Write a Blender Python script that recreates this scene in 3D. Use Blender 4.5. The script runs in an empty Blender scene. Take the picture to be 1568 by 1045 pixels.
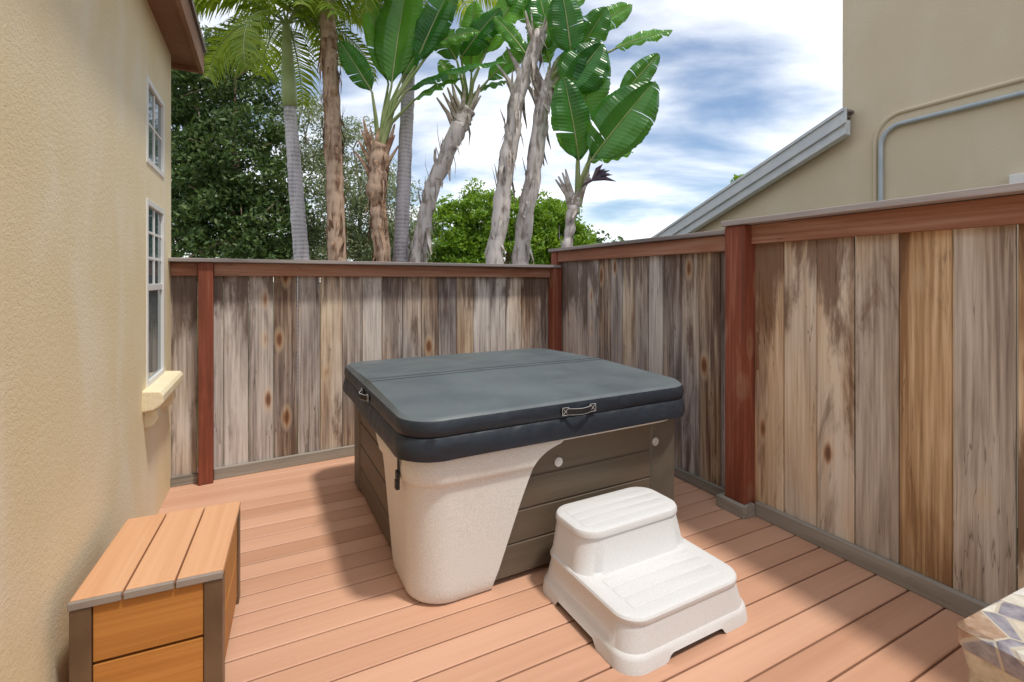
import bpy, math, random
import numpy as np
from mathutils import Vector, Matrix
random.seed(7); rng=np.random.default_rng(7)
sc=bpy.context.scene
sc.view_settings.view_transform='Standard'; sc.view_settings.look='None'; sc.view_settings.exposure=0

# ---------------- node helpers ----------------
class NT:
    def __init__(s,name):
        s.m=bpy.data.materials.new(name); s.m.use_nodes=True
        s.t=s.m.node_tree; s.n=s.t.nodes; s.l=s.t.links
        s.b=s.n['Principled BSDF']; s.out=s.n['Material Output']
    def inp(s,node,key,v):
        if v is None: return
        if isinstance(v,bpy.types.NodeSocket): s.l.new(v,node.inputs[key])
        else: node.inputs[key].default_value=v
    def coord(s,k='Object'):
        return s.n.new('ShaderNodeTexCoord').outputs[k]
    def island(s):
        return s.n.new('ShaderNodeNewGeometry').outputs['Random Per Island']
    def math(s,op,a,b=0.0,clamp=False):
        n=s.n.new('ShaderNodeMath'); n.operation=op; n.use_clamp=clamp
        s.inp(n,0,a); s.inp(n,1,b); return n.outputs[0]
    def mapping(s,v,scale=(1,1,1),rot=(0,0,0)):
        n=s.n.new('ShaderNodeMapping'); s.l.new(v,n.inputs[0]); n.inputs['Scale'].default_value=scale; n.inputs['Rotation'].default_value=rot
        return n.outputs[0]
    def vadd(s,v,x,mul=(37,11,53)):
        c=s.n.new('ShaderNodeVectorMath'); c.operation='SCALE'; c.inputs[0].default_value=mul; s.l.new(x,c.inputs['Scale'])
        a=s.n.new('ShaderNodeVectorMath'); a.operation='ADD'; s.l.new(v,a.inputs[0]); s.l.new(c.outputs[0],a.inputs[1]); return a.outputs[0]
    def noise(s,v,scale,detail=4,rough=.55,dist=0):
        n=s.n.new('ShaderNodeTexNoise'); s.l.new(v,n.inputs['Vector']); n.inputs['Scale'].default_value=scale
        n.inputs['Detail'].default_value=detail; n.inputs['Roughness'].default_value=rough; n.inputs['Distortion'].default_value=dist
        return n.outputs['Fac']
    def vor(s,v,scale,feature='F1',out='Distance'):
        n=s.n.new('ShaderNodeTexVoronoi'); n.feature=feature; s.l.new(v,n.inputs['Vector']); n.inputs['Scale'].default_value=scale
        return n.outputs[out]
    def ramp(s,f,stops):
        n=s.n.new('ShaderNodeValToRGB'); s.l.new(f,n.inputs[0]); e=n.color_ramp.elements
        while len(e)<len(stops): e.new(.5)
        for i,(p,c) in enumerate(stops):
            e[i].position=p; e[i].color=(*c,1) if len(c)==3 else c
        return n.outputs[0]
    def rng(s,f,a,b,c=0.,d=1.,smooth=True):
        n=s.n.new('ShaderNodeMapRange'); s.inp(n,0,f); n.interpolation_type='SMOOTHSTEP' if smooth else 'LINEAR'
        for i,v in zip((1,2,3,4),(a,b,c,d)): n.inputs[i].default_value=v
        return n.outputs[0]
    def mix(s,f,a,b,blend='MIX'):
        n=s.n.new('ShaderNodeMix'); n.data_type='RGBA'; n.blend_type=blend
        s.inp(n,0,f)
        for i,v in ((6,a),(7,b)):
            if isinstance(v,bpy.types.NodeSocket): s.l.new(v,n.inputs[i])
            else: n.inputs[i].default_value=(*v,1)
        return n.outputs[2]
    def sepz(s,v,i=2):
        n=s.n.new('ShaderNodeSeparateXYZ'); s.l.new(v,n.inputs[0]); return n.outputs[i]
    def bump(s,h,strength=.3,dist=.01,normal=None):
        n=s.n.new('ShaderNodeBump'); s.l.new(h,n.inputs['Height']); n.inputs['Strength'].default_value=strength; n.inputs['Distance'].default_value=dist
        if normal is not None: s.l.new(normal,n.inputs['Normal'])
        return n.outputs[0]
    def fin(s,col=None,rough=.6,normal=None,spec=.5,metal=0):
        if isinstance(col,tuple): s.b.inputs['Base Color'].default_value=(*col,1)
        elif col is not None: s.l.new(col,s.b.inputs['Base Color'])
        s.inp(s.b,'Roughness',rough); s.b.inputs['Specular IOR Level'].default_value=spec; s.b.inputs['Metallic'].default_value=metal
        if normal is not None: s.l.new(normal,s.b.inputs['Normal'])
        return s.m

def wood(name,stops,stretch,gscale=55,mscale=3.5,isl=.35,knots=0.,stain=None,rough=.75,bs=.35,stain_col=(.05,.028,.016),grey=None,grain=.55,cracks=0):
    t=NT(name); co=t.coord(); r=t.island(); v=t.vadd(co,r)
    fs=tuple(a if a==1 else a*.25 for a in stretch)
    if knots>0:
        # knots: grain flows around them
        kv=tuple(1.0 if a==1 else .38 for a in stretch)
        km=t.mapping(v,tuple(5.2*a for a in kv))
        d=t.vor(km,1.0); cr=t.sepz(t.vor(km,1.0,'F1','Color'),0)
    g=t.noise(t.mapping(v,fs),gscale,4,.6)
    m=t.noise(t.mapping(v,stretch),mscale,5,.6,.9)
    f=t.math('ADD',m,t.math('MULTIPLY',t.math('SUBTRACT',g,.5),grain))
    f=t.math('ADD',f,t.math('MULTIPLY',t.math('SUBTRACT',r,.5),isl))
    col=t.ramp(f,stops)
    if grey:
        r2=t.math('FRACT',t.math('MULTIPLY',r,7.31))
        gn=t.noise(t.mapping(v,tuple(1.0 if a==1 else .3 for a in stretch)),1.9,3)
        k=t.rng(t.math('ADD',t.math('MULTIPLY',r2,.5),gn),grey[0],grey[0]+.4)
        col=t.mix(t.math('MULTIPLY',k,grey[1]),col,t.ramp(f,grey[2]))
    if stain:
        z=t.sepz(co); zz=t.rng(z,stain[0],stain[1])
        sv_=tuple(a if a==1 else .16 for a in stretch)
        r3=t.math('FRACT',t.math('MULTIPLY',r,13.7))
        n3=t.noise(t.mapping(v,sv_),stain[2],5,.65,.5)
        k=t.rng(t.math('ADD',t.math('ADD',n3,t.math('MULTIPLY',t.math('SUBTRACT',r3,.5),.16)),t.math('MULTIPLY',zz,stain[3])),.58,.73)
        col=t.mix(t.math('MULTIPLY',k,.8),col,stain_col)
    if knots>0:
        on=t.rng(cr,.38,.46); d=t.math('ADD',d,t.math('MULTIPLY',cr,-.05))
        d=t.math('ADD',d,t.math('MULTIPLY',t.math('SUBTRACT',g,.5),.14))
        kf=t.rng(d,.03,.09,1,0); ring=t.rng(d,.07,.30,1,0)
        halo=t.math('MULTIPLY',t.rng(d,.13,.22,1,0),on)
        col=t.mix(t.math('MULTIPLY',halo,.35*knots),col,(.66,.50,.33))
        col=t.mix(t.math('MULTIPLY',t.math('MULTIPLY',t.rng(d,.06,.13,1,0),on),.7*knots),col,(.36,.15,.055))
        col=t.mix(t.math('MULTIPLY',t.math('MULTIPLY',kf,on),.75*knots),col,(.10,.04,.02))
    if cracks>0:
        cv=tuple(1.0 if a==1 else .05 for a in stretch)
        cn=t.noise(t.mapping(v,cv),22,3,.5,.2)
        ck=t.rng(t.math('ABSOLUTE',t.math('SUBTRACT',cn,.5)),.0,.012,1,0)
        gate=t.rng(t.noise(t.mapping(v,tuple(1.0 if a==1 else .4 for a in stretch)),4,2),.52,.62)
        col=t.mix(t.math('MULTIPLY',t.math('MULTIPLY',ck,gate),cracks),col,(.06,.035,.022))
    return t.fin(col,rough,t.bump(g,bs,.004),spec=.3)

def plain(name,c,c2=None,scale=8,rough=.6,bump=0,bscale=120,bdist=.003,metal=0,spec=.5):
    t=NT(name); co=t.coord(); 
    if c2: col=t.mix(t.rng(t.noise(co,scale,3),.35,.65),c,c2)
    else: col=c
    nm=t.bump(t.noise(co,bscale,2),bump,bdist) if bump else None
    return t.fin(col,rough,nm,spec,metal)

def leafmat(name,a,b,c=None,trans=.35,rough=.45):
    t=NT(name); r=t.island(); co=t.coord()
    n=t.noise(co,1.3,2)
    f=t.math('ADD',t.math('MULTIPLY',r,.6),t.math('MULTIPLY',n,.5))
    col=t.ramp(f,[(.15,a),(.6,b),(.95,c or b)])
    t.fin(col,rough,spec=.4)
    tr=t.n.new('ShaderNodeBsdfTranslucent'); t.l.new(t.mix(.5,col,(min(1,b[0]*2.2),min(1,b[1]*1.7),b[2])),tr.inputs[0])
    ms=t.n.new('ShaderNodeMixShader'); ms.inputs[0].default_value=trans
    t.l.new(t.b.outputs[0],ms.inputs[1]); t.l.new(tr.outputs[0],ms.inputs[2]); t.l.new(ms.outputs[0],t.out.inputs[0])
    return t.m

# ---------------- mesh helpers ----------------
class MB:
    def __init__(s): s.v=[];s.f=[];s.mi=[]
    def add(s,vs,fs,mi=0):
        o=len(s.v); s.v.extend([tuple(map(float,p)) for p in vs]); s.f.extend([tuple(i+o for i in f) for f in fs]); s.mi.extend([mi]*len(fs))
    def box(s,x0,x1,y0,y1,z0,z1,mi=0):
        vs=[(x,y,z) for x in(x0,x1) for y in(y0,y1) for z in(z0,z1)]
        s.add(vs,[(0,1,3,2),(4,6,7,5),(0,4,5,1),(2,3,7,6),(0,2,6,4),(1,5,7,3)],mi)
    def quad(s,a,b,c,d,mi=0): s.add([a,b,c,d],[(0,1,2,3)],mi)
    def tube(s,path,rad,n=10,mi=0,jit=0,caps=True):
        P=[Vector(p) for p in path]; vs=[];fs=[]
        ref=Vector((0,1,0))
        for i,p in enumerate(P):
            t=(P[min(i+1,len(P)-1)]-P[max(i-1,0)]).normalized()
            if abs(t.dot(ref))>.95: ref=Vector((1,0,0))
            a=t.cross(ref).normalized(); b=t.cross(a)
            r=rad[i] if hasattr(rad,'__len__') else rad
            for k in range(n):
                an=2*math.pi*k/n; rr=r*(1+jit*(random.random()-.5))
                vs.append(p+a*math.cos(an)*rr+b*math.sin(an)*rr)
        for i in range(len(P)-1):
            for k in range(n):
                fs.append((i*n+k,i*n+(k+1)%n,(i+1)*n+(k+1)%n,(i+1)*n+k))
        if caps: fs.append(tuple(range(n))[::-1]); fs.append(tuple((len(P)-1)*n+k for k in range(n)))
        s.add(vs,fs,mi)
    def rings(s,R,mi=0,capb=True,capt=True):
        n=len(R[0]); vs=[p for r in R for p in r]; fs=[]
        for i in range(len(R)-1):
            for k in range(n): fs.append((i*n+k,i*n+(k+1)%n,(i+1)*n+(k+1)%n,(i+1)*n+k))
        if capb: fs.append(tuple(range(n))[::-1])
        if capt: fs.append(tuple((len(R)-1)*n+k for k in range(n)))
        s.add(vs,fs,mi)
    def obj(s,name,mats,parent=None,smooth=False,bevel=0,bseg=2,auto=None):
        me=bpy.data.meshes.new(name); me.from_pydata(s.v,[],s.f); me.update()
        for m in (mats if isinstance(mats,(list,tuple)) else [mats]): me.materials.append(m)
        me.polygons.foreach_set('material_index',s.mi)
        if smooth: me.polygons.foreach_set('use_smooth',[True]*len(me.polygons))
        o=bpy.data.objects.new(name,me); sc.collection.objects.link(o)
        if parent: o.parent=parent
        if auto and smooth:
            try: me.set_sharp_from_angle(angle=math.radians(auto))
            except Exception: pass
        if bevel:
            b=o.modifiers.new('b','BEVEL'); b.width=bevel; b.segments=bseg; b.limit_method='ANGLE'; b.angle_limit=math.radians(40)
        return o
def empty(name,loc=(0,0,0),rz=0):
    e=bpy.data.objects.new(name,None); sc.collection.objects.link(e); e.location=loc; e.rotation_euler=(0,0,math.radians(rz)); e.empty_display_size=.2; return e
def rr(hx,hy,r,z,n=10,cx=0,cy=0,ns=8):
    pts=[]
    cs=[(hx-r,hy-r,0),(-hx+r,hy-r,90),(-hx+r,-hy+r,180),(hx-r,-hy+r,270)]
    for i,(x,y,a0) in enumerate(cs):
        arc=[(x+r*math.cos(math.radians(a0+90*k/n)),y+r*math.sin(math.radians(a0+90*k/n))) for k in range(n+1)]
        pts+=arc
        x2,y2,a2=cs[(i+1)%4]; nx=(x2+r*math.cos(math.radians(a2)),y2+r*math.sin(math.radians(a2)))
        l=arc[-1]
        for k in range(1,ns): pts.append((l[0]+(nx[0]-l[0])*k/ns,l[1]+(nx[1]-l[1])*k/ns))
    return [(x+cx,y+cy,z) for x,y in pts]

# ---------------- materials ----------------
M_deck=wood('deck_composite',[(.2,(.43,.225,.14)),(.5,(.55,.31,.205)),(.8,(.64,.385,.265))],(.06,1,1),45,1.4,.34,0,rough=.48,bs=.2,grain=.3)
GREY=[(.25,(.12,.10,.095)),(.42,(.28,.245,.235)),(.58,(.46,.415,.39)),(.78,(.66,.61,.57))]
M_fA=wood('fence_wood_weathered',[(.25,(.15,.085,.05)),(.42,(.34,.23,.15)),(.58,(.53,.40,.28)),(.78,(.72,.60,.46))],(1,1,.10),60,6.5,.30,1,stain=(.75,1.65,6.5,.18),stain_col=(.10,.058,.042),grey=(.45,.9,GREY),grain=.85,cracks=.7)
M_fB=wood('fence_wood_warm',[(.25,(.30,.165,.08)),(.42,(.50,.32,.17)),(.58,(.68,.48,.29)),(.78,(.80,.64,.46))],(1,1,.10),60,5.5,.24,1,stain=(1.0,1.85,5.5,.17),stain_col=(.14,.06,.028),grey=(.66,.85,[(.22,(.20,.165,.14)),(.42,(.40,.345,.295)),(.6,(.58,.52,.455)),(.82,(.72,.67,.61))]),grain=.8,cracks=.6)
M_post=wood('redwood_post',[(.25,(.13,.036,.02)),(.55,(.25,.070,.038)),(.85,(.44,.20,.13))],(1,1,.1),50,6,.2,.4,rough=.6,cracks=.5)
M_rail=wood('redwood_rail',[(.25,(.18,.07,.04)),(.5,(.33,.15,.09)),(.8,(.50,.31,.23))],(.1,1,1),50,5,.3,0,cracks=.5)
M_cap=wood('grey_cap_wood',[(.25,(.20,.175,.17)),(.5,(.36,.32,.31)),(.8,(.52,.48,.46))],(.1,1,1),50,4,.3,0)
M_kick=wood('kick_wood',[(.25,(.17,.16,.13)),(.5,(.31,.28,.24)),(.8,(.42,.39,.34))],(.1,1,1),50,4,.3,0,cracks=.5)

def stucco(name,a,b,c):
    t=NT(name); co=t.coord()
    n1=t.noise(co,1.1,4,.6); n2=t.noise(co,170,2,.6); n3=t.noise(t.mapping(co,(1,1,.42)),2.6,3,.5,.4)
    n4=t.noise(co,55,3)
    col=t.mix(t.rng(t.math('ADD',t.math('MULTIPLY',n1,.6),t.math('MULTIPLY',n3,.4)),.38,.62),a,b)
    col=t.mix(t.rng(n3,.52,.72,0,.45),col,c)  # soft pale streaks in the colour stand in for light streaking the left wall
    nm=t.bump(n4,.35,.006); nm=t.bump(n2,.6,.003,nm)
    return t.fin(col,.9,nm,.15)
M_stucco=stucco('cream_stucco',(.80,.68,.44),(.84,.74,.53),(.86,.80,.66))
M_stucco2=stucco('beige_stucco',(.64,.55,.40),(.67,.58,.43),(.69,.62,.48))
M_brown=plain('brown_trim_paint',(.22,.105,.06),(.28,.15,.09),3,.6)
M_white=plain('white_vinyl',(.80,.80,.78),None,rough=.4)
M_greytrim=plain('grey_trim_paint',(.58,.63,.68),(.66,.70,.74),5,.6)
M_glass=NT('window_glass').fin((.06,.12,.14),.04,spec=1.0)
M_tile=plain('roof_tile',(.18,.15,.13),(.30,.26,.23),6,.8,.5,30,.02)
M_pipe=plain('grey_conduit',(.40,.47,.52),(.46,.52,.56),9,.5)
M_shell=plain('spa_shell_plastic',(.60,.59,.565),(.74,.73,.70),220,.42,.3,260,.0015)
M_cab=wood('spa_cabinet_panel',[(.2,(.095,.074,.052)),(.6,(.13,.10,.072)),(.9,(.16,.125,.092))],(.08,.08,1),60,3,.0,0,rough=.5,bs=.15)
M_cabL=plain('spa_cabinet_trim',(.095,.078,.058),(.115,.095,.072),6,.5)
M_black=plain('black_webbing',(.010,.010,.012),None,rough=.6)
M_chrome=plain('brushed_metal',(.7,.7,.7),None,rough=.35,metal=.6)
M_stitch=plain('pale_stitching',(.5,.5,.5),None,rough=.7)
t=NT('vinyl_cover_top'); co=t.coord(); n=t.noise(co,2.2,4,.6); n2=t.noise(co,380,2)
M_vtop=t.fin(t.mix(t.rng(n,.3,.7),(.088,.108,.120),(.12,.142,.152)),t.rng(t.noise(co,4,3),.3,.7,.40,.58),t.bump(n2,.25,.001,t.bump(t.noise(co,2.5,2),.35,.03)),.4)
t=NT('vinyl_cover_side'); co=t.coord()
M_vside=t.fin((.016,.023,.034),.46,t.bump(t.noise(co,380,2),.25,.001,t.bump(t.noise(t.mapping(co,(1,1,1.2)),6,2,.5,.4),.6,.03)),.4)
M_step=plain('step_plastic',(.60,.60,.60),(.66,.66,.66),200,.5,.4,300,.0015)
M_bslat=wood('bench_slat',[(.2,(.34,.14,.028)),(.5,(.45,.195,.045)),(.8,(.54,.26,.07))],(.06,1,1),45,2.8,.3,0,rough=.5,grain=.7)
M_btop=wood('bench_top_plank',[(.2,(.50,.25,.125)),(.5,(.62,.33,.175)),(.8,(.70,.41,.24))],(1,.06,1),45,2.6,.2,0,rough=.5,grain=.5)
M_bronze=plain('bronze_frame',(.10,.060,.032),(.145,.09,.05),5,.4)
M_btrim=plain('bench_grey_trim',(.22,.19,.16),(.28,.24,.21),6,.6)
t=NT('mosaic_tiles'); co=t.coord(); 
d=t.vor(co,10,'DISTANCE_TO_EDGE'); c=t.vor(co,10,'F1','Color'); 
n=t.n.new('ShaderNodeValToRGB'); t.l.new(t.sepz(c,0),n.inputs[0]); n.color_ramp.interpolation='CONSTANT'; e=n.color_ramp.elements
pal=[(0,(.62,.58,.50)),(.2,(.16,.15,.21)),(.36,(.58,.50,.38)),(.5,(.32,.17,.08)),(.62,(.70,.68,.66)),(.76,(.24,.24,.29)),(.88,(.50,.40,.27))]
while len(e)<len(pal): e.new(.5)
for i,(p,cc_) in enumerate(pal): e[i].position=p; e[i].color=(*cc_,1)
cc=t.mix(.25,n.outputs[0],t.ramp(t.noise(co,30,4),[(.3,(.15,.14,.13)),(.7,(.9,.88,.84))]))
M_mosaic=t.fin(t.mix(t.rng(d,.02,.045,1,0),cc,(.50,.45,.37)),.35,t.bump(t.rng(d,.02,.06),.4,.004),.5)
t=NT('rough_cast_stone'); co=t.coord(); a=t.noise(co,14,6,.65); 
M_stone=t.fin(t.ramp(a,[(.3,(.34,.29,.20)),(.5,(.56,.50,.38)),(.7,(.68,.62,.50))]),.85,t.bump(a,.8,.02),.2)
t=NT('ground_soil_grass'); co=t.coord(); a=t.noise(co,1.2,6,.65)
M_ground=t.fin(t.ramp(a,[(.35,(.05,.07,.02)),(.6,(.12,.10,.06))]),.95,t.bump(t.noise(co,30,4),.6,.03),.1)

L_dark=leafmat('leaf_dark',(.035,.070,.022),(.085,.155,.042),(.24,.31,.12),.3)
L_pale=leafmat('leaf_pale',(.13,.18,.09),(.24,.30,.16),(.40,.44,.29),.3)
L_bright=leafmat('leaf_bright',(.09,.20,.015),(.19,.35,.03),(.36,.50,.06),.35)
L_palm=leafmat('leaf_palm',(.10,.19,.015),(.22,.33,.03),(.42,.48,.07),.45)
def bigleaf(name,a,b):
    t=NT(name); r=t.island(); co=t.coord()
    f=t.math('ADD',t.math('MULTIPLY',r,.45),t.math('MULTIPLY',t.noise(co,2.0,3),.5))
    col=t.mix(t.rng(f,.2,.75),a,b)
    t.fin(col,.28,t.bump(t.noise(co,14,2),.2,.01),spec=.55)
    tr=t.n.new('ShaderNodeBsdfTranslucent'); t.l.new(t.mix(.6,col,(.30,.58,.05)),tr.inputs[0])
    ms=t.n.new('ShaderNodeMixShader'); ms.inputs[0].default_value=.42
    t.l.new(t.b.outputs[0],ms.inputs[1]); t.l.new(tr.outputs[0],ms.inputs[2]); t.l.new(ms.outputs[0],t.out.inputs[0]); return t.m
L_big=bigleaf('paddle_leaf',(.018,.12,.02),(.045,.21,.03))
L_big2=bigleaf('paddle_leaf_young',(.08,.26,.03),(.16,.41,.05))
M_petiole=plain('petiole_green',(.22,.30,.09),(.34,.38,.17),4,.5)
M_shaft=plain('crownshaft_green',(.28,.36,.13),(.38,.44,.20),4,.5)
def trunkm(name,a,b,ring=14,k=.5):
    t=NT(name); co=t.coord(); 
    w=t.n.new('ShaderNodeTexWave'); w.bands_direction='Z'; w.inputs['Scale'].default_value=ring/3.14; w.inputs['Distortion'].default_value=3.5; w.inputs['Detail'].default_value=3
    t.l.new(co,w.inputs[0]); n=t.noise(t.mapping(co,(1,1,.22)),11,5,.65,.5)
    f=t.math('ADD',t.math('MULTIPLY',w.outputs['Fac'],k*.5),n)
    return t.fin(t.ramp(f,[(.35,a),(.5+k*.4,b)]),.9,t.bump(f,.7,.02),.2)
T_grey=trunkm('palm_bark_grey',(.32,.29,.31),(.60,.56,.58),16,.4)
T_brown=trunkm('fibrous_bark_brown',(.16,.085,.05),(.54,.38,.28),6,.15)
T_mix=trunkm('strelitzia_bark',(.20,.16,.14),(.64,.58,.56),5,.12)
M_husk=plain('dry_husk',(.22,.11,.065),(.50,.34,.23),7,.9)
M_huskg=plain('dry_husk_grey',(.30,.24,.20),(.58,.53,.50),7,.9)
M_bract=plain('dark_bract',(.05,.03,.06),(.15,.10,.12),9,.6)

# ---------------- ground ----------------
g=MB(); g.quad((-400,-400,-.35),(400,-400,-.35),(400,600,-.35),(-400,600,-.35)); g.obj('ground',M_ground)

# ---------------- deck ----------------
deck=empty('wooden_deck',(0,0,0),27)
d27=math.radians(27); c27,s27=math.cos(d27),math.sin(d27)
def toloc(x,y): return (x*c27+y*s27,-x*s27+y*c27)
A=(-2.486,3.524); C=(.50,5.25); wd=(.449,-.893)
a0=toloc(*A); a1=toloc(A[0]+6*wd[0],A[1]+6*wd[1]); b0=toloc(*C); b1=toloc(C[0]+6*wd[0],C[1]+6*wd[1])
def ux(p,q,v):
    t=(v-p[1])/(q[1]-p[1]); return p[0]+(q[0]-p[0])*t
b=MB(); v=-1.6; pit=.141
while v<4.55:
    u0=ux(a0,a1,v)-.02; u1=ux(b0,b1,v)+.03
    if v>a0[1]: u0=a0[0]-.02
    b.box(u0,u1,v,v+pit-.0085,-.028,0); v+=pit
b.obj('deck_boards',M_deck,deck,bevel=.0035,bseg=1)
b=MB()
for k in range(14):
    u=-1.9+k*.42
    b.box(u,u+.04,-1.6,4.5,-.17,-.03)
b.obj('joists',M_kick,deck)

# ---------------- fences ----------------
def fence_boards(x0,x1,ztop,w,y0=.0,y1=.02,zb=-.05):
    b=MB(); x=x0
    while x<x1-.03:
        ww=min(w*random.uniform(.93,1.07),x1-x)
        if x1-(x+ww)<.05: ww=x1-x
        j=random.uniform(-.003,.004); l=random.uniform(-.003,.003)
        xa,xb=x+.002,x+ww-.0035
        vs=[(xa,y0+j,zb),(xa+l,y0+j,ztop),(xa,y1+j,zb),(xa+l,y1+j,ztop),(xb,y0+j,zb),(xb+l*.5,y0+j,ztop),(xb,y1+j,zb),(xb+l*.5,y1+j,ztop)]
        b.add(vs,[(0,1,3,2),(4,6,7,5),(0,4,5,1),(2,3,7,6),(0,2,6,4),(1,5,7,3)]); x+=ww
    return b
F1=empty('wooden_fence',(A[0],A[1],0),30.03); LF=3.449
fence_boards(-.01,LF-.02,1.60,.178).obj('boards',M_fA,F1,bevel=.003,bseg=1)
b=MB(); b.box(.17,.265,-.095,-.002,-.1,1.633); b.box(LF-.13,LF-.02,-.10,-.002,-.1,1.633); b.obj('posts',M_post,F1,bevel=.006)
b=MB(); b.box(0,.168,-.04,-.002,1.535,1.633); b.box(.267,LF-.132,-.04,-.002,1.535,1.633); b.obj('top_rail',M_rail,F1,bevel=.004)
b=MB(); b.box(-.02,LF-.04,-.12,.07,1.636,1.664); b.obj('cap_board',M_cap,F1,bevel=.004)
b=MB(); b.box(0,.168,-.03,-.002,.0,.07); b.box(.267,LF-.132,-.035,-.002,.0,.085); b.obj('kick_board',M_kick,F1,bevel=.004)
F2=empty('wooden_fence',(C[0],C[1],0),-63.3)
fence_boards(.0,2.25,1.74,.175).obj('boards_far',M_fA,F2,bevel=.003,bseg=1)
fence_boards(2.38,5.6,1.80,.207,zb=-.03).obj('boards_near',M_fB,F2,bevel=.003,bseg=1)
b=MB(); b.box(2.235,2.385,-.105,.03,-.05,1.855); b.box(-.05,.06,-.06,.06,-.1,1.81); b.box(5.5,5.64,-.105,-.003,0,1.855); b.obj('posts',M_post,F2,bevel=.006)
b=MB(); b.box(.062,2.233,-.045,-.002,1.70,1.808); b.box(2.387,5.498,-.045,-.002,1.735,1.855); b.obj('top_rail',M_rail,F2,bevel=.004)
b=MB(); b.box(-.06,2.225,-.09,.08,1.811,1.842); b.box(2.225,5.66,-.13,.08,1.858,1.892); b.obj('cap_board',M_cap,F2,bevel=.004)
b=MB(); b.box(.06,2.232,-.035,-.002,0,.07); b.box(2.41,5.6,-.04,-.002,0,.09); b.box(2.20,2.41,-.145,-.107,0,.075); b.box(2.387,2.415,-.105,-.042,0,.08)
b.box(2.196,2.233,-.105,-.037,0,.075); b.obj('kick_board',M_kick,F2,bevel=.004)
b=MB(); b.box(2.387,2.41,-.012,-.002,.93,1.17); b.obj('post_bracket',M_brown,F2,bevel=.002)

# ---------------- left house ----------------
H=empty('stucco_house',(A[0],A[1],0),-63.3)
b=MB()
xs=[0,.28,.80,7]; zs=[-.35,.87,1.98,2.19,2.70,3.4]
holes=[(1,1),(1,3)]
for i in range(3):
    for j in range(5):
        if (i,j) in holes: continue
        b.quad((xs[i],0,zs[j]),(xs[i],0,zs[j+1]),(xs[i+1],0,zs[j+1]),(xs[i+1],0,zs[j]))
D=-.055
for (i,j) in holes:
    x0,x1,z0,z1=xs[i],xs[i+1],zs[j],zs[j+1]
    b.quad((x0,0,z0),(x0,0,z1),(x0,D,z1),(x0,D,z0)); b.quad((x1,0,z1),(x1,0,z0),(x1,D,z0),(x1,D,z1))
    b.quad((x0,0,z0),(x0,D,z0),(x1,D,z0),(x1,0,z0)); b.quad((x0,0,z1),(x1,0,z1),(x1,D,z1),(x0,D,z1))
b.quad((0,0,-.35),(0,-6,-.35),(0,-6,3.4),(0,0,3.4)); b.quad((7,0,-.35),(7,0,3.4),(7,-6,3.4),(7,-6,-.35)); b.quad((0,-6,-.35),(7,-6,-.35),(7,-6,3.4),(0,-6,3.4))
b.obj('walls',M_stucco,H)
def window(name,x0,x1,z0,z1,mid=None,grid=(2,3)):
    b=MB(); y0,y1=-.03,.006; fw=.035
    b.box(x0,x0+fw,y0,y1,z0,z1);b.box(x1-fw,x1,y0,y1,z0,z1);b.box(x0+fw,x1-fw,y0,y1,z0,z0+fw);b.box(x0+fw,x1-fw,y0,y1,z1-fw,z1)
    zl=z0+fw
    if mid: b.box(x0+fw,x1-fw,y0,y1-.006,mid-.02,mid+.02); zl=mid+.02
    X0,X1,Z1=x0+fw,x1-fw,z1-fw
    for k in range(1,grid[0]): xx=X0+(X1-X0)*k/grid[0]; b.box(xx-.008,xx+.008,-.014,-.004,zl,Z1)
    for k in range(1,grid[1]): zz=zl+(Z1-zl)*k/grid[1]; b.box(X0,X1,-.013,-.005,zz-.008,zz+.008)
    b.obj(name+'_frame',M_white,H,bevel=.002,bseg=1)
    b=MB(); b.quad((x0,-.010,z0),(x0,-.010,z1),(x1,-.010,z1),(x1,-.010,z0)); b.obj(name+'_glass',M_glass,H)
window('lower_window',.28,.80,.87,1.98,1.46)
window('upper_window',.28,.80,2.19,2.70,None,(2,2))
b=MB()
prof=[(0,.875),(.085,.868),(.10,.845),(.10,.80),(.075,.775),(.05,.76),(.0,.755)]
for (xa,xb,pr) in ((.19,.90,prof),(.24,.34,[(0,.753),(.06,.753),(.065,.70),(.04,.66),(0,.65)]),(.74,.84,[(0,.753),(.06,.753),(.065,.70),(.04,.66),(0,.65)])):
    n=len(pr); vs=[(xa,y,z) for y,z in pr]+[(xb,y,z) for y,z in pr]
    fs=[(i,i+1,n+i+1,n+i) for i in range(n-1)]+[tuple(range(n))[::-1],tuple(range(n,2*n))]
    b.add(vs,fs)
b.obj('window_sill',M_stucco,H,bevel=.008)
b=MB(); b.box(-.13,7.1,-.1,.155,3.14,3.165); b.box(-.13,7.1,.157,.185,3.10,3.27); b.box(-.16,-.132,-6,.187,3.10,3.27); b.obj('eave_fascia',M_brown,H,bevel=.004)
b=MB()
for k in range(20):
    y=.20-k*.3; z=3.275+k*.13
    b.add([(-.2,y,z),(7.2,y,z),(7.2,y-.34,z+.15),(-.2,y-.34,z+.15),(-.2,y,z+.04),(7.2,y,z+.04),(7.2,y-.34,z+.19),(-.2,y-.34,z+.19)],[(0,1,2,3),(4,7,6,5),(0,4,5,1),(0,3,7,4),(1,5,6,2)])
b.obj('roof',M_tile,H)

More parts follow.
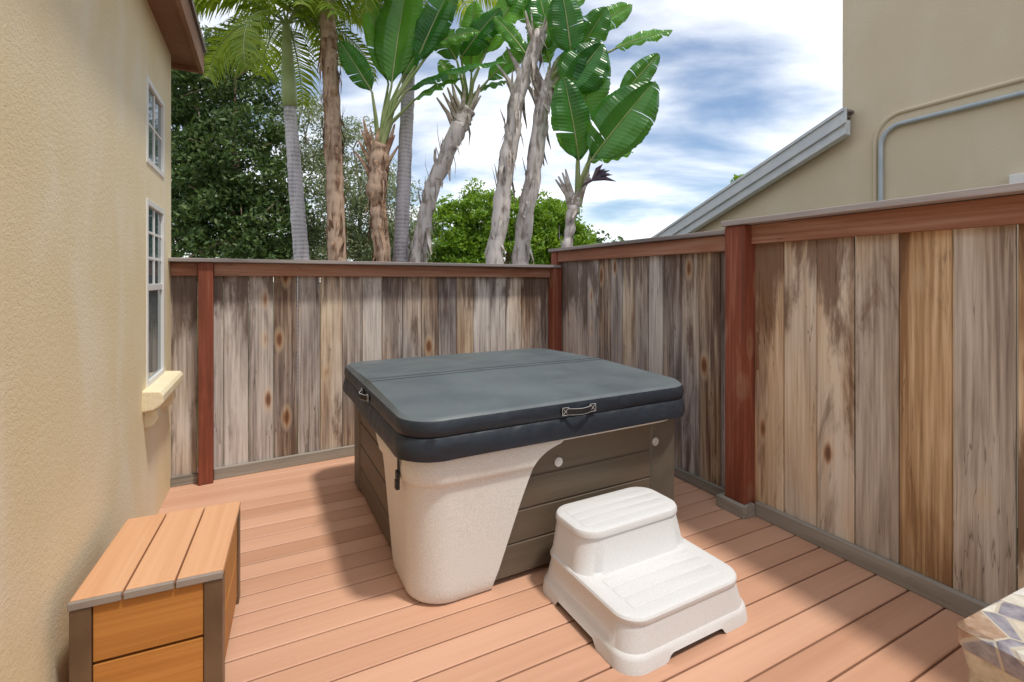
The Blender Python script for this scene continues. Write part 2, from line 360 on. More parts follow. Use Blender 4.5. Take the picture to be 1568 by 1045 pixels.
# ---------------- neighbour house ----------------
N=empty('stucco_house',(3.53,4.115,0),-63.3)
b=MB()
b.box(-.675,8,0,6,-.35,7.0)
vs=[(-6,0,-.35),(-.675,0,-.35),(-.675,0,2.94),(-6,0,.82)]
b.add(vs+[(x,6,z) for x,y,z in vs],[(0,3,2,1),(4,5,6,7),(0,1,5,4),(3,7,6,2),(0,4,7,3)])
b.obj('walls',M_stucco2,N)
def rk(x): return 3.02+(x+.63)*.40
b=MB()
def slab(x0,x1,y0,y1,dz0,dz1,mi=0):
    vs=[(x0,y0,rk(x0)+dz0),(x1,y0,rk(x1)+dz0),(x1,y1,rk(x1)+dz0),(x0,y1,rk(x0)+dz0),(x0,y0,rk(x0)+dz1),(x1,y0,rk(x1)+dz1),(x1,y1,rk(x1)+dz1),(x0,y1,rk(x0)+dz1)]
    b.add(vs,[(0,3,2,1),(4,5,6,7),(0,1,5,4),(1,2,6,5),(2,3,7,6),(3,0,4,7)],mi)
slab(-5.9,-.55,-.18,-.15,-.07,.075); slab(-5.9,-.57,-.149,-.06,-.16,-.02); slab(-5.9,-.56,-.20,-.181,.045,.078)
b.obj('rake_board',M_greytrim,N,bevel=.004)
b=MB(); slab(-5.95,-.60,-.148,6,.03,.06); 
for k in range(18): slab(-5.95+k*.3,-5.95+k*.3+.28,-.147,6,.062,.082)
b.obj('low_roof',M_tile,N)
def elbow(x,z,r,y,zb,xe):
    p=[(x,y,zb),(x,y,z-r)]
    for k in range(1,8):
        a=math.pi/2*k/8; p.append((x+r-r*math.cos(a),y,z-r+r*math.sin(a)))
    return p+[(x+r,y,z),(xe,y,z)]
b=MB(); b.tube(elbow(-.33,2.885,.16,-.03,0,8),.02,10); b.obj('conduit',M_pipe,N,smooth=True,auto=50)
b=MB(); b.tube(elbow(-.39,2.995,.22,-.004,0,8),.02,10); b.obj('stucco_ridge',M_stucco2,N,smooth=True,auto=50)
b=MB(); b.box(.53,.8,-.06,-.002,2.20,2.29); b.obj('vent_box',M_white,N,bevel=.006)

# ---------------- hot tub ----------------
S=empty('hot_tub',(-.09,3.26,0),28)
R=[]; hb=.795
R.append(rr(hb-.03,hb-.03,.16,.012))
for k in range(4):
    z0=.03+k*.16; z1=z0+.154
    R+= [rr(hb-.008,hb-.008,.19,z0),rr(hb,hb,.195,z0+.004),rr(hb,hb,.195,z1-.004),rr(hb-.008,hb-.008,.19,z1)]
b=MB(); b.rings(R); b.obj('cabinet',M_cab,S,smooth=True,auto=25)
b=MB()
for sx,sy in((1,-1),(-1,1)):
    cx,cy=sx*(hb-.10),sy*(hb-.10)
    b.rings([rr(.108,.108,.03,.015,5,cx,cy,2),rr(.108,.108,.03,.672,5,cx,cy,2)])
b.obj('corner_trim',M_cabL,S,smooth=True,auto=40)
def eZ(z): return float(np.interp(z,[0,.1,.2,.3,.4,.5,.56,.60,.63,.65,.665,.68],[.37,.42,.46,.50,.54,.585,.615,.65,.69,.735,.79,.81]))
def offZ(z): return float(np.interp(z,[0,.02,.06,.3,.52,.555,.57,.62,.68],[.0,.016,.022,.024,.026,.030,.046,.050,.044]))
def shell(sx,sy):
    b=MB(); rows=[]; Rr=.17; zl=[.002,.012,.025,.045,.07]+list(np.arange(.10,.52,.04))+[.54,.555,.565,.575,.59,.605,.62,.635,.645,.655,.665,.672,.68]
    for z in zl:
        e=eZ(z); o=offZ(z); h=.80+o; R_=Rr
        pts=[]
        def P(u,vv): pts.append((sx*u,sy*vv,z))
        L=e-R_
        P(h-e,h-.07); P(h-e,h-.012)
        for k in range(0,9): P(h-e+L*k/8+.004*(k==0),h)
        for k in range(1,14):
            a=math.pi/2*k/14; P(h-R_+R_*math.sin(a),h-R_+R_*math.cos(a))
        for k in range(0,9): P(h,h-R_-L*k/8+.004*(k==8))
        P(h-.012,h-e); P(h-.07,h-e)
        rows.append(pts)
    n=len(rows[0]); vs=[p for r in rows for p in r]
    fl=(sx*sy<0); fs=[]
    for i in range(len(rows)-1):
        for k in range(n-1):
            q=(i*n+k,(i+1)*n+k,(i+1)*n+k+1,i*n+k+1); fs.append(q if not fl else q[::-1])
    b.add(vs,fs); return b
shell(-1,-1).obj('corner_shell',M_shell,S,smooth=True,auto=45)
shell(1,1).obj('corner_shell_rear',M_shell,S,smooth=True,auto=45)
b=MB(); b.rings([rr(.79,.79,.19,.672),rr(.835,.835,.20,.672),rr(.845,.845,.20,.682),rr(.85,.85,.2,.72),rr(.845,.845,.2,.755)]); b.obj('rim',M_shell,S,smooth=True,auto=45)
def crown(r,f=1):
    return [(x,y,z+f*(.022*max(0,1-abs(y)/.86))) for x,y,z in r]
b=MB(); hc=.876; rc=.17
def hem(r,a):
    out=[]
    for i,(x,y,z) in enumerate(r):
        w=math.sin(i*.55)*.5+math.sin(i*.23+1)*.5
        k=1+a*w*.012
        out.append((x*k,y*k,z+a*w*.006))
    return out
NS=16
def q(hx,r,z): return rr(hx,hx,r,z,12,0,0,NS)
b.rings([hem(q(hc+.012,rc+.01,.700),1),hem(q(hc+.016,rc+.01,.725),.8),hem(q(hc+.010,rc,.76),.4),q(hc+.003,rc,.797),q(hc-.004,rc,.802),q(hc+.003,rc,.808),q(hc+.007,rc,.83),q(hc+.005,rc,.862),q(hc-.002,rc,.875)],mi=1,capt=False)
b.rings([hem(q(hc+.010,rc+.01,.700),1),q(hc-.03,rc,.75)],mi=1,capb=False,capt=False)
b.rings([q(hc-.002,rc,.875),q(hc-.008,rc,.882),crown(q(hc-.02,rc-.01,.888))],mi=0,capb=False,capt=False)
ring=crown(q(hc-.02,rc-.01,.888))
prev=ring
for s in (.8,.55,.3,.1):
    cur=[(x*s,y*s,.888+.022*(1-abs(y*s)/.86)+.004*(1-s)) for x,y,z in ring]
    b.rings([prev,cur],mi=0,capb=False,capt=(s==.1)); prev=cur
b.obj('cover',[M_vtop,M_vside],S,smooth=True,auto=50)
b=MB()
for yy in(-.035,.035):
    n=30
    for k in range(n):
        xa=-hc+.01+(2*hc-.02)*k/n; xb=-hc+.01+(2*hc-.02)*(k+1)/n
        z_=lambda x:.888+.022*(1-.035/.86)+.004*min(1,max(0,1-abs(x)/.85))+.0015
        b.quad((xa,yy-.004,z_(xa)),(xb,yy-.004,z_(xb)),(xb,yy+.004,z_(xb)),(xa,yy+.004,z_(xa)))
b.obj('cover_fold_seams',M_vside,S)
def handle(par,origin,ang):
    ca,sa=math.cos(ang),math.sin(ang)
    def T(p): return (origin[0]+p[0]*ca-p[1]*sa,origin[1]+p[0]*sa+p[1]*ca,origin[2]+p[2])
    m=MB()
    for sx in(-1,1):
        m.box(sx*.085-.022,sx*.085+.022,-.008,-.003,-.022,.022,0)
        for q_ in((-.02,.02,.018,.020),(-.02,.02,-.020,-.018)): m.box(sx*.085+q_[0],sx*.085+q_[1],-.010,-.0085,q_[2],q_[3],1)
        for q_ in((-.02,-.018),(.018,.02)): m.box(sx*.085+q_[0],sx*.085+q_[1],-.010,-.0085,-.0175,.0175,1)
        for d in(-1,1):
            m.tube([(sx*.085-.015,-.010,-.015*d),(sx*.085+.015,-.010,.015*d)],.0011,4,1)
    pth=[(-.075+.15*k/8,-.012-.026*math.sin(math.pi*k/8),-.004*math.sin(math.pi*k/8)) for k in range(9)]
    for (za,zb_,mi_) in((-.016,.012,0),(.0125,.014,1),(-.018,-.0165,1)):
        for i in range(8):
            a,b_=pth[i],pth[i+1]
            m.add([(a[0],a[1],za),(b_[0],b_[1],za),(b_[0],b_[1],zb_),(a[0],a[1],zb_),(a[0],a[1]+.003,za),(b_[0],b_[1]+.003,za),(b_[0],b_[1]+.003,zb_),(a[0],a[1]+.003,zb_)],[(0,1,2,3),(7,6,5,4),(0,4,5,1),(3,2,6,7)],mi_)
    m.v=[T(p) for p in m.v]; m.obj('cover_handle',[M_black,M_stitch],par)
handle(S,(.02,-hc-.007,.838),0); handle(S,(-hc-.007,-.05,.838),-math.pi/2)
def strap(x,y,ang,z0=.52):
    m=MB(); m.box(-.014,.014,-.010,-.006,z0+.06,.72); m.box(-.019,.019,-.018,-.004,z0+.045,z0+.085); m.box(-.016,.016,-.022,-.004,z0,z0+.044)
    ca,sa=math.cos(ang),math.sin(ang); m.v=[(x+p[0]*ca-p[1]*sa,y+p[0]*sa+p[1]*ca,p[2]) for p in m.v]
    m.obj('lock_strap',M_black,S,bevel=.002)
strap(-.848,-.66,-math.pi/2)
b=MB()
for x in(-.05,.63):
    b.tube([(x,-hb+.002,.552),(x,-hb-.012,.552)],.024,20); b.tube([(x,-hb-.012,.552),(x,-hb-.018,.552)],.014,16)
b.obj('cabinet_knobs',M_chrome,S,smooth=True,auto=30)

# ---------------- step ----------------
ST=empty('hot_tub_step',(.45+.335*.883+.014,1.80+.335*.469+.016,0),28); ST.scale=(1.12,1.0,1.0)
b=MB()
def base_ring(hx,y0,y1,r,z,notch=False,ns=40):
    hy=(y1-y0)/2; ring=rr(hx,hy,r,z,8,0,(y0+y1)/2,ns)
    if notch:
        out=[]
        for x,y,zz in ring:
            k=0
            if y<y0+.03: k=max(0,min(1,(.15-abs(x))/.02))
            if abs(x)>hx-.03: k=max(0,min(1,(.15-abs(y-y0-.34))/.02))
            out.append((x,y,zz+notch*k))
        return out
    return ring
D_=.67
b.rings([base_ring(.334,0,D_,.09,0.0,.032),base_ring(.328,.005,D_-.004,.09,.045),base_ring(.324,.009,D_-.007,.09,.056),base_ring(.317,.016,D_-.012,.09,.064),base_ring(.300,.03,D_-.02,.095,.155),base_ring(.303,.026,D_-.018,.095,.163),base_ring(.303,.026,D_-.018,.095,.178),base_ring(.298,.031,D_-.024,.092,.186),base_ring(.288,.041,D_-.034,.088,.190),base_ring(.270,.06,D_-.06,.08,.191)],capb=False)
y0=.335
b.rings([base_ring(.300,y0-.035,D_-.010,.09,.17),base_ring(.290,y0-.008,D_-.013,.095,.20),base_ring(.272,y0+.016,D_-.02,.095,.333),base_ring(.277,y0+.010,D_-.017,.095,.341),base_ring(.277,y0+.010,D_-.017,.095,.358),base_ring(.272,y0+.015,D_-.022,.092,.368),base_ring(.262,y0+.026,D_-.032,.088,.373),base_ring(.245,y0+.045,D_-.05,.08,.374)],capb=False)
b.obj('step_body',M_step,ST,smooth=True,auto=32)
b=MB()
for (ya,yb,zz) in((.085,.30,.1915),(y0+.07,D_-.075,.3745)):
    for k in range(3):
        y=ya+(yb-ya)*(k)/3
        b.rings([rr(.235,(yb-ya)/6-.003,.010,zz,4,0,y+(yb-ya)/6,4),rr(.233,(yb-ya)/6-.005,.010,zz+.0012,4,0,y+(yb-ya)/6,4)],capb=False)
b.obj('tread_ribs',M_step,ST,smooth=True,auto=30)

# ---------------- bench ----------------
B=empty('slatted_storage_bench',(-1.445,1.565,0),24)
W,Lb,Ht=.445,.62,.45
b=MB(); pw=(W-.002)/3
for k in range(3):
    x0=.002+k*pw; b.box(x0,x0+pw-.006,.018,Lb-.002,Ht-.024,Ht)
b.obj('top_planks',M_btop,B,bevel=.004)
b=MB()
for k in range(3):
    x0=.002+k*pw; b.box(x0,x0+pw-.006,.0,.016,Ht-.026,Ht-.001)
b.obj('plank_end_trim',M_btrim,B,bevel=.003)
b=MB()
for x0 in(.005,W-.065):
    for y0_ in(.005,Lb-.075): b.box(x0,x0+.058,y0_,y0_+.068,.0,Ht-.028)
b.box(.065,W-.067,.03,.06,Ht-.06,Ht-.03); b.box(.02,.06,.075,Lb-.08,Ht-.06,Ht-.03)
b.obj('frame_posts',M_bronze,B,bevel=.004)
b=MB(); 
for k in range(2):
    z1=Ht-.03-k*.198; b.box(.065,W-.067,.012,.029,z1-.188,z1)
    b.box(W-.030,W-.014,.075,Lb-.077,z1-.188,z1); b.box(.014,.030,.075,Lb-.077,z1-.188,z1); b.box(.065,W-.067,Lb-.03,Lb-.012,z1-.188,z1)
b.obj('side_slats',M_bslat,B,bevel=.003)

# ---------------- mosaic table ----------------
Tb=empty('mosaic_tile_table',(1.372,1.492,0),24)
b=MB(); b.rings([rr(.36,.34,.03,.375,5,.36,-.34,3),rr(.366,.346,.03,.39,5,.36,-.34,3),rr(.366,.346,.03,.435,5,.36,-.34,3),rr(.355,.335,.03,.448,5,.36,-.34,3)])
b.obj('mosaic_top',M_mosaic,Tb,smooth=True,auto=30)
b=MB(); b.rings([rr(.33,.31,.03,0,5,.36,-.34,6),rr(.35,.33,.03,.1,5,.36,-.34,6),rr(.345,.325,.03,.3,5,.36,-.34,6),rr(.358,.338,.03,.374,5,.36,-.34,6)])
b.obj('cast_stone_base',M_stone,Tb,smooth=True,auto=40)

# ---------------- foliage ----------------
def leafcloud(name,pts,size,mat,parent,asp=.45):
    N_=len(pts); P=np.asarray(pts,float)
    a=rng.normal(size=(N_,3)); a/=np.linalg.norm(a,axis=1)[:,None]
    c=rng.normal(size=(N_,3)); bb=np.cross(a,c); bb/=np.linalg.norm(bb,axis=1)[:,None]
    s=size*rng.uniform(.6,1.3,(N_,1))
    v=np.stack([P-a*s*.5,P+bb*s*asp*.5-a*s*.05,P+a*s*.5,P-bb*s*asp*.5-a*s*.05],1).reshape(-1,3)
    me=bpy.data.meshes.new(name); me.vertices.add(N_*4); me.vertices.foreach_set('co',v.ravel())
    me.loops.add(N_*4); me.loops.foreach_set('vertex_index',np.arange(N_*4)); me.polygons.add(N_)
    me.polygons.foreach_set('loop_start',np.arange(N_)*4); me.polygons.foreach_set('loop_total',np.full(N_,4)); me.update(); me.validate()
    me.materials.append(mat); o=bpy.data.objects.new(name,me); sc.collection.objects.link(o); o.parent=parent; return o
def crownpts(blobs,nclump,perclump,cr):
    out=[]; w=np.array([bl[3]*bl[5] for bl in blobs]); w/=w.sum()
    for k in range(nclump):
        bl=blobs[rng.choice(len(blobs),p=w)]
        d=rng.normal(size=3); d/=np.linalg.norm(d); rad=rng.uniform(.55,1.0)
        c=np.array(bl[:3])+d*np.array(bl[3:])*rad
        q=rng.normal(size=(perclump,3)); q/=np.linalg.norm(q,axis=1)[:,None]
        q*=(rng.uniform(.3,1,(perclump,1))**.6)*cr*rng.uniform(.6,1.2)*np.array([1,1,.75])
        out.append(c+q)
    return np.concatenate(out)
def limbs(b,base,top,blobs,r,mi=0):
    b.tube([base,((base[0]+top[0])/2+.1,(base[1]+top[1])/2,(base[2]+top[2])/2),top],[r,r*.75,r*.5],8,mi,.1)
    for bl in blobs:
        m=[(top[i]+bl[i])/2+random.uniform(-.2,.2) for i in range(3)]
        b.tube([top,m,bl[:3]],[r*.45,r*.3,r*.1],6,mi)
        for k in range(4):
            e=[bl[i]+bl[3+i]*random.uniform(-.8,.8) for i in range(3)]
            b.tube([m,bl[:3],e],[r*.2,r*.14,r*.04],5,mi)
tr=empty('broadleaf_tree')
bl=[(-7.4,11.2,6.0,1.1,1.0,1.3),(-6.3,11,6.1,1.0,1.0,1.0),(-7.3,11.2,3.6,1.3,1.1,1.6),(-6.2,11.0,4.4,1.2,1.0,1.3),(-6.1,11.0,2.6,1.4,1.0,1.2),(-5.5,11.2,2.9,.7,.8,1.1),(-8.6,11.6,4.5,1.3,1.2,2.8)]
leafcloud('leaves',crownpts(bl,520,125,.40),.12,L_dark,tr)
b=MB(); limbs(b,(-6.6,11.3,-.35),(-6.6,11.3,2.4),bl,.22); b.obj('trunk',T_brown,tr,smooth=True)
tr=empty('olive_tree')
bl=[(-4.7,12.2,3.4,1.1,.9,1.5),(-5.3,12.4,5.2,1.0,.9,1.1),(-3.4,12.8,3.3,1.0,.9,1.4),(-4.2,12.8,5.0,.7,.7,.8),(-2.9,13,2.3,.8,.7,.9),(-4.6,12.2,2.2,1.2,.8,.8)]
leafcloud('leaves',crownpts(bl,350,110,.42),.10,L_pale,tr,.35)
b=MB(); limbs(b,(-4,12.8,-.35),(-4.1,12.8,2.2),bl,.16); b.obj('trunk',T_mix,tr,smooth=True)
tr=empty('ficus_tree')
bl=[(-1.9,14.8,2.9,1.0,.9,1.05),(-.9,14.7,3.4,1.0,.9,1.05),(.2,14.8,3.25,1.1,.9,1.05),(1.2,14.9,3.1,.95,.9,1.1),(1.8,15,2.4,.8,.8,.7),(-.3,14.5,2.2,2.0,.9,1.2)]
leafcloud('leaves',crownpts(bl,420,120,.34),.12,L_bright,tr,.5)
b=MB(); limbs(b,(-.2,14.9,-.35),(-.2,14.9,1.6),bl,.2); b.obj('trunk',T_brown,tr,smooth=True)
tr=empty('distant_trees')
bl=[(x,38+random.uniform(-3,3),2.6+random.uniform(-.4,1.2),2.2,1.5,1.7) for x in np.arange(-30,34,2.6)]
leafcloud('leaves',crownpts(bl,600,40,.7),.35,L_dark,tr,.6)
b=MB()
for q_ in bl: b.tube([(q_[0],q_[1],-.35),(q_[0],q_[1],q_[2])],[.15,.08],6)
b.obj('trunks',T_brown,tr)
tr=empty('creeper_plant')
bl=[(4.35,8.1,3.36,.18,.12,.12),(4.6,7.7,3.50,.12,.1,.10),(4.05,8.6,3.22,.12,.1,.09)]
leafcloud('leaves',crownpts(bl,20,30,.13),.09,L_bright,tr,.7)
b=MB(); b.tube([(4.2,8.3,-.35),(4.25,8.3,1.8),(4.35,8.1,3.3)],[.04,.03,.01],6); b.tube([(4.35,8.1,3.1),(4.6,7.7,3.4)],.008,5); b.tube([(4.35,8.1,3.1),(4.05,8.6,3.15)],.008,5); b.obj('stem',M_petiole,tr)

# ---- palms ----
def interp_path(pts,n=24,wob=0):
    P=np.array(pts,float); t=np.linspace(0,1,len(P)); T=np.linspace(0,1,n)
    return [tuple(np.interp(x,t,P[:,i])+(wob*random.uniform(-1,1) if i<2 else 0) for i in range(3)) for x in T]
def frond(b,base,az,elev,L,droop,nl=46,ll=.42,mi=0,mr=1):
    n=14; pts=[]
    p=np.array(base,float); e=elev
    for k in range(n+1):
        pts.append(p.copy()); dv=np.array([math.cos(az)*math.cos(e),math.sin(az)*math.cos(e),math.sin(e)])
        p=p+dv*L/n; e-=droop/n
    b.tube(pts,[.018*(1-.8*k/n) for k in range(n+1)],5,mr)
    P=np.array(pts); side=np.array([-math.sin(az),math.cos(az),0])
    for k in range(nl):
        t=.12+.88*k/nl; x=t*n; i=min(int(x),n-1); q=P[i]+(P[i+1]-P[i])*(x-i); ax=(P[i+1]-P[i]); ax/=np.linalg.norm(ax)
        l=ll*(math.sin(math.pi*min(1,t*.9+.08))**.6+.15)*random.uniform(.85,1.1)
        for s in(-1,1):
            dv=side*s*.85+ax*.5+np.array([0,0,random.uniform(-.15,.25)]); dv/=np.linalg.norm(dv)
            m=q+dv*l*.5; tip=q+dv*l*.95+np.array([0,0,-.38*l*random.uniform(.6,1.5)])
            wv=ax*.020
            b.add([q-wv*.6,q+wv*.6,m+wv,m-wv,tip],[(0,1,2,3),(3,2,4)],mi)
def shag(e,pp,r,n,mat):
    b=MB()
    for k in range(n):
        q=np.array(pp[random.randrange(4,len(pp)-1)]); a=random.uniform(0,2*math.pi); o=np.array([math.cos(a),math.sin(a),0])
        L=random.uniform(.12,.5); w=random.uniform(.010,.04); sd=np.array([-o[1],o[0],0])
        sg=1 if random.random()<.4 else -1
        P0=q+o*r*.85; P1=P0+o*random.uniform(.01,.05)+np.array([0,0,sg*L*.5]); P2=P1+o*random.uniform(-.01,.08)+np.array([0,0,sg*L*.5])+sd*random.uniform(-.05,.05)
        b.add([P0-sd*w,P0+sd*w,P1+sd*w*.9+o*.01,P1-sd*w*.9+o*.01,P2+sd*w*.2,P2-sd*w*.2],[(0,1,2,3),(3,2,4,5)])
    b.obj('dry_husks',mat,e)
def palm(name,path,r0,r1,bark,shaft=None,nf=11,Lf=1.9,seed=1,husks=0,elo=.15):
    random.seed(seed); e=empty(name)
    b=MB(); pp=interp_path(path,40,.004); b.tube(pp,[r0+(r1-r0)*k/39+ (.006 if k%2 else 0) for k in range(40)],14,0,.05); b.obj('trunk',bark,e,smooth=True)
    top=np.array(path[-1],float)
    if shaft:
        sp=interp_path([path[-1],shaft],8); b=MB(); b.tube(sp,[r1*1.25,r1*1.3,r1*1.25,r1*1.15,r1*1.0,r1*.9,r1*.75,r1*.6],14); b.obj('crownshaft',M_shaft,e,smooth=True); top=np.array(shaft,float)
    b=MB()
    for k in range(nf):
        frond(b,top+np.array([0,0,-.05*random.random()]),2*math.pi*k/nf+random.uniform(-.25,.25),random.uniform(elo,1.2),Lf*random.uniform(.8,1.1),random.uniform(1.3,2.3))
    b.obj('fronds',[L_palm,M_petiole],e)
    if husks: shag(e,pp,r0,husks,M_husk)
palm('palm_tree',[(-3.18,7.4,-.35),(-3.22,7.4,1.8),(-3.33,7.4,3.2),(-3.40,7.4,4.15)],.125,.085,T_grey,(-3.46,7.4,5.45),nf=13,Lf=1.8,seed=3,elo=.0)
palm('palm_tree',[(-1.74,7.7,-.35),(-1.78,7.7,1.8),(-1.68,7.7,4.0),(-1.62,7.7,5.4)],.125,.095,T_grey,(-1.6,7.7,6.4),nf=14,Lf=2.1,seed=5,elo=-.1)
palm('palm_tree',[(-2.62,7.3,-.35),(-2.64,7.3,1.8),(-2.70,7.3,3.8),(-2.80,7.3,5.7)],.14,.11,T_brown,(-2.82,7.3,6.6),nf=14,Lf=2.0,seed=9,husks=150,elo=-.1)

# ---- strelitzia ----
def paddle(b,base,tip,width,face=(0,-1,.25),sag=.12,seed=0,split=5,mi=0,mr=1):
    rs=random.Random(seed); base=np.array(base,float); tip=np.array(tip,float); ax=tip-base; L=np.linalg.norm(ax); axn=ax/L
    fc=np.array(face,float); side=np.cross(axn,fc); side/=np.linalg.norm(side); nrm=np.cross(side,axn)
    n=46
    def cen(t): return base+ax*t+nrm*(-sag*L*(t*t-.3*t))+np.array([0,0,-sag*.35*L*t*t])
    def wd_(t): return width*.5*max(0.,math.sin(math.pi*min(1,max(0,t))**.80))**.55
    for s in(-1,1):
        cuts=sorted([0]+[rs.randint(4,n-3) for _ in range(split)]+[n])
        for g in range(len(cuts)-1):
            a,c=cuts[g],cuts[g+1]
            if c<=a: continue
            dj=rs.uniform(-.25,.08); mid=(a+c)/2/n; sh=rs.uniform(.91,.985)
            vs=[];m=c-a
            for i in range(a,c+1):
                t=i/n; w=wd_(t); o=cen(t); pl=(.0022 if i%2 else -.0022)*nrm
                t2=mid+(t-mid)*sh; t2=t2+.07*(1-t)
                o2=cen(min(t2,1.0)); wv=nrm*(.012*math.sin(i*.55+seed))
                vs+=[o,o+(o2-o)*.4+side*s*w*.45+nrm*(.22*w)+pl+wv*.5,o+(o2-o)*.8+side*s*w*.8+nrm*(.22*w+dj*w*.5)+pl+wv,o2+side*s*w*(1+rs.uniform(-.03,.02))+nrm*(.02*w+dj*w)+pl+wv*1.5]
            fs=[]
            for i in range(m):
                for j in range(3): fs.append((i*4+j,(i+1)*4+j,(i+1)*4+j+1,i*4+j+1))
            b.add(vs,fs,mi)
    b.tube([cen(k/10)+nrm*.006 for k in range(11)],[.017*(1-.85*k/10) for k in range(11)],5,mr)
def strel(name,path,r0,r1,leaves,seed,bark=T_mix,husk=M_huskg,nh=50):
    random.seed(seed); e=empty(name); pp=interp_path(path,30,.014)
    b=MB(); b.tube(pp,[(r0+(r1-r0)*k/29)*random.uniform(.9,1.1) for k in range(30)],12,0,.18); b.obj('trunk',bark,e,smooth=True)
    shag(e,pp,(r0+r1)/2,nh,husk)
    top=np.array(path[-1],float); b=MB()
    for k in range(7):
        h=len(pp)-2-k; q_=np.array(pp[max(0,h)]); sx=(1 if k%2 else -1)
        b.tube([q_+np.array([sx*r1*.5,0,0]),q_+np.array([sx*(r1+.03),-.02,.22]),q_+np.array([sx*(r1+.08+.02*k),-.03,.45])],[.05,.035,.012],6,3)
    for i,lf in enumerate(leaves):
        bs,tp,w=lf[:3]; face=lf[3]; yo=random.uniform(-.25,.25)
        bs=(bs[0],path[-1][1]+yo,bs[1]); tp=(tp[0],path[-1][1]+yo+random.uniform(-.35,.1),tp[1])
        s0=top+np.array([random.uniform(-.04,.04),random.uniform(-.04,.04),-.25*random.random()])
        bsv=np.array(bs); mid=(s0+bsv)/2+np.array([(s0[0]-bsv[0])*.18,0,.05])
        b.tube([s0,s0*.5+mid*.5+np.array([0,0,.02]),mid,mid*.5+bsv*.5,bsv],[.045,.036,.03,.024,.017],7,1)
        young=lf[5] if len(lf)>5 else (random.random()<.5)
        face=(face[0]+random.uniform(-.3,.3),face[1],face[2]+random.uniform(-.1,.3))
        paddle(b,bs,tp,w,face,seed=seed*31+i,split=lf[4],mi=(2 if young else 0))
    b.obj('leaves',[L_big,M_petiole,L_big2,husk],e)
    return e
Fc=(0,-1,.3)
strel('giant_bird_of_paradise',[(-1.9,7.4,-.35),(-1.97,7.4,1.85),(-2.08,7.4,2.8),(-2.03,7.4,3.6)],.12,.14,
 [((-1.86,4.5),(-1.60,6.3),.80,Fc,1,1),((-2.08,4.3),(-2.45,4.95),.36,Fc,3),((-1.60,4.32),(-.08,4.85),.46,(0,-.7,.8),3,0),((-1.45,4.75),(-.85,6.0),.5,Fc,3,0),((-1.15,5.05),(-.5,5.25),.34,(0,-1,.3),2,1),((-1.95,4.6),(-2.2,6.0),.4,(.4,-1,.2),3),((-1.7,4.6),(-1.0,5.6),.45,(-.4,-1,.2),3),((-1.5,4.2),(-.75,4.55),.34,(0,-.7,.9),2,1)],11,T_brown,M_husk,90)
strel('giant_bird_of_paradise',[(-1.55,7.6,-.35),(-1.5,7.6,1.8),(-1.28,7.6,2.9),(-.84,7.6,3.9),(-.70,7.6,4.2)],.11,.14,
 [((-.6,4.55),(.0,4.85),.36,(0,-.6,1),3),((-.45,5.0),(.15,6.1),.5,Fc,3),((-.85,4.9),(-1.3,5.6),.45,Fc,3),((-.65,4.8),(-.6,5.9),.5,Fc,3),((-.4,4.7),(.25,5.2),.36,Fc,4),((-.9,4.6),(-1.15,5.1),.3,Fc,2),((-.8,5.0),(-.2,5.7),.5,Fc,3)],12,T_mix,M_huskg,100)
strel('giant_bird_of_paradise',[(-.3,7.4,-.35),(-.27,7.4,1.8),(-.12,7.4,3.0),(.08,7.4,4.3),(.45,7.4,5.3)],.14,.11,
 [((.62,5.1),(.42,6.1),.65,Fc,3),((.5,5.5),(1.2,6.3),.5,Fc,3),((.35,5.5),(-.1,6.3),.5,Fc,3),((.25,4.9),(-.25,5.5),.3,Fc,3),((.4,5.0),(1.0,5.3),.34,(0,-.7,.8),3)],13,T_mix,M_huskg,110)
strel('giant_bird_of_paradise',[(.12,7.55,-.35),(.12,7.55,1.8),(.30,7.55,3.0),(.48,7.55,4.2),(.55,7.55,4.6)],.13,.12,
 [((1.02,5.0),(1.42,5.65),.5,Fc,1,0),((1.56,5.05),(2.4,5.35),.34,(0,-.8,.7),8,1),((.82,4.35),(1.35,5.1),.78,Fc,1,0),((.6,4.9),(.3,5.5),.4,Fc,4),((.9,4.9),(.75,5.9),.6,Fc,3,0),((1.1,5.3),(1.9,5.9),.4,Fc,3,1)],14,T_mix,M_huskg,100)
e5=strel('giant_bird_of_paradise',[(.80,7.3,-.35),(.82,7.3,1.9),(.90,7.3,2.5),(.98,7.3,2.75)],.07,.08,
 [((1.0,3.25),(.78,4.5),.66,(.3,-1,.1),1,0),((1.15,3.25),(2.05,4.45),.85,(-.25,-1,.2),2,0),((1.6,4.2),(2.18,4.9),.36,Fc,2,0),((1.15,3.3),(1.85,3.55),.3,(0,-.6,1),3,1),((1.05,3.9),(1.3,5.2),.66,Fc,1,0)],15,T_mix,M_huskg,14)
b=MB()
for k in range(7):
    a=-.5+k*.28; L=random.uniform(.2,.4)
    p0=np.array([1.2,7.2,3.0]); p1=p0+np.array([math.cos(a)*L,random.uniform(-.1,.1),math.sin(a)*L*.5+.05]); 
    b.tube([p0,(p0+p1)/2+np.array([0,0,.04]),p1],[.02,.035,.002],6)
b.tube([(.98,7.3,2.8),(1.1,7.25,2.95),(1.2,7.2,3.0)],.02,6)
b.obj('flower_bracts',M_bract,e5)

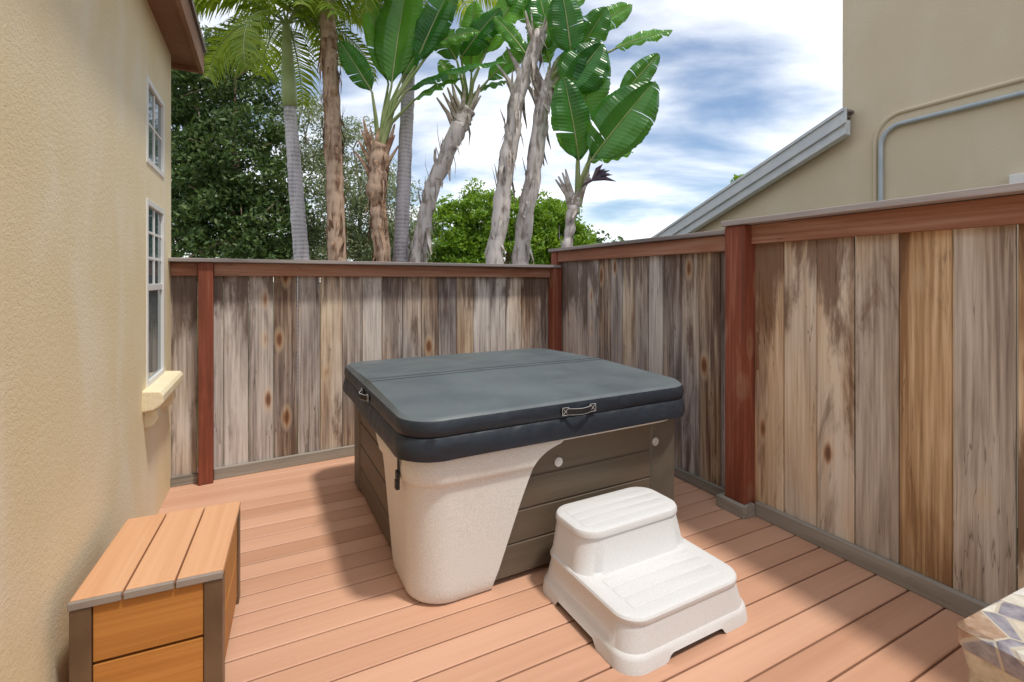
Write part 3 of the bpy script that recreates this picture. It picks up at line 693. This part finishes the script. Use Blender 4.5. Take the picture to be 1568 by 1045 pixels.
# ---------------- light / sky ----------------
sv=Vector((.34,-.20,.92)).normalized()
el=math.asin(sv.z); az=math.atan2(sv.x,sv.y)
sl=bpy.data.lights.new('sun','SUN'); sl.energy=3.0; sl.angle=math.radians(5); sl.color=(1,.945,.85)
so=bpy.data.objects.new('sun',sl); sc.collection.objects.link(so); so.rotation_euler=sv.to_track_quat('Z','Y').to_euler(); so.location=(0,0,12)
w=bpy.data.worlds.new('World'); sc.world=w; w.use_nodes=True; nt=w.node_tree; nn=nt.nodes; ll=nt.links
bg=nn['Background']; sky=nn.new('ShaderNodeTexSky'); sky.sky_type='NISHITA'; sky.sun_disc=False; sky.sun_elevation=el; sky.sun_rotation=az; sky.ozone_density=1.6; sky.dust_density=.3; sky.air_density=1.0
tc=nn.new('ShaderNodeTexCoord'); sp=nn.new('ShaderNodeSeparateXYZ'); ll.new(tc.outputs['Generated'],sp.inputs[0])
def m(op,a,b_):
    n=nn.new('ShaderNodeMath'); n.operation=op
    for i,vv in((0,a),(1,b_)):
        if isinstance(vv,bpy.types.NodeSocket): ll.new(vv,n.inputs[i])
        else: n.inputs[i].default_value=vv
    return n.outputs[0]
den=m('ADD',m('MAXIMUM',sp.outputs[2],0.0),.25)
cb=nn.new('ShaderNodeCombineXYZ'); ll.new(m('DIVIDE',sp.outputs[0],den),cb.inputs[0]); ll.new(m('DIVIDE',sp.outputs[1],den),cb.inputs[1])
mp=nn.new('ShaderNodeMapping'); ll.new(cb.outputs[0],mp.inputs[0]); mp.inputs['Scale'].default_value=(.75,1.4,1); mp.inputs['Rotation'].default_value=(0,0,.5); mp.inputs['Location'].default_value=(1.3,.4,0)
no=nn.new('ShaderNodeTexNoise'); ll.new(mp.outputs[0],no.inputs[0]); no.inputs['Scale'].default_value=1.15; no.inputs['Detail'].default_value=7; no.inputs['Roughness'].default_value=.52; no.inputs['Distortion'].default_value=.25
mr=nn.new('ShaderNodeMapRange'); mr.interpolation_type='SMOOTHSTEP'; ll.new(no.outputs['Fac'],mr.inputs[0]); mr.inputs[1].default_value=.36; mr.inputs[2].default_value=.64
mx=nn.new('ShaderNodeMix'); mx.data_type='RGBA'; ll.new(mr.outputs[0],mx.inputs[0]); ll.new(sky.outputs[0],mx.inputs[6]); mx.inputs[7].default_value=(9.8,9.9,10.1,1)
ll.new(mx.outputs[2],bg.inputs[0]); bg.inputs[1].default_value=.15

cam=bpy.data.cameras.new('camera'); co_=bpy.data.objects.new('camera',cam); sc.collection.objects.link(co_)
co_.location=(0,0,1.5); co_.rotation_euler=(math.radians(90),0,0); cam.sensor_width=36; cam.lens=16.99; cam.shift_y=-.059; cam.clip_start=.05; cam.clip_end=2000
sc.camera=co_
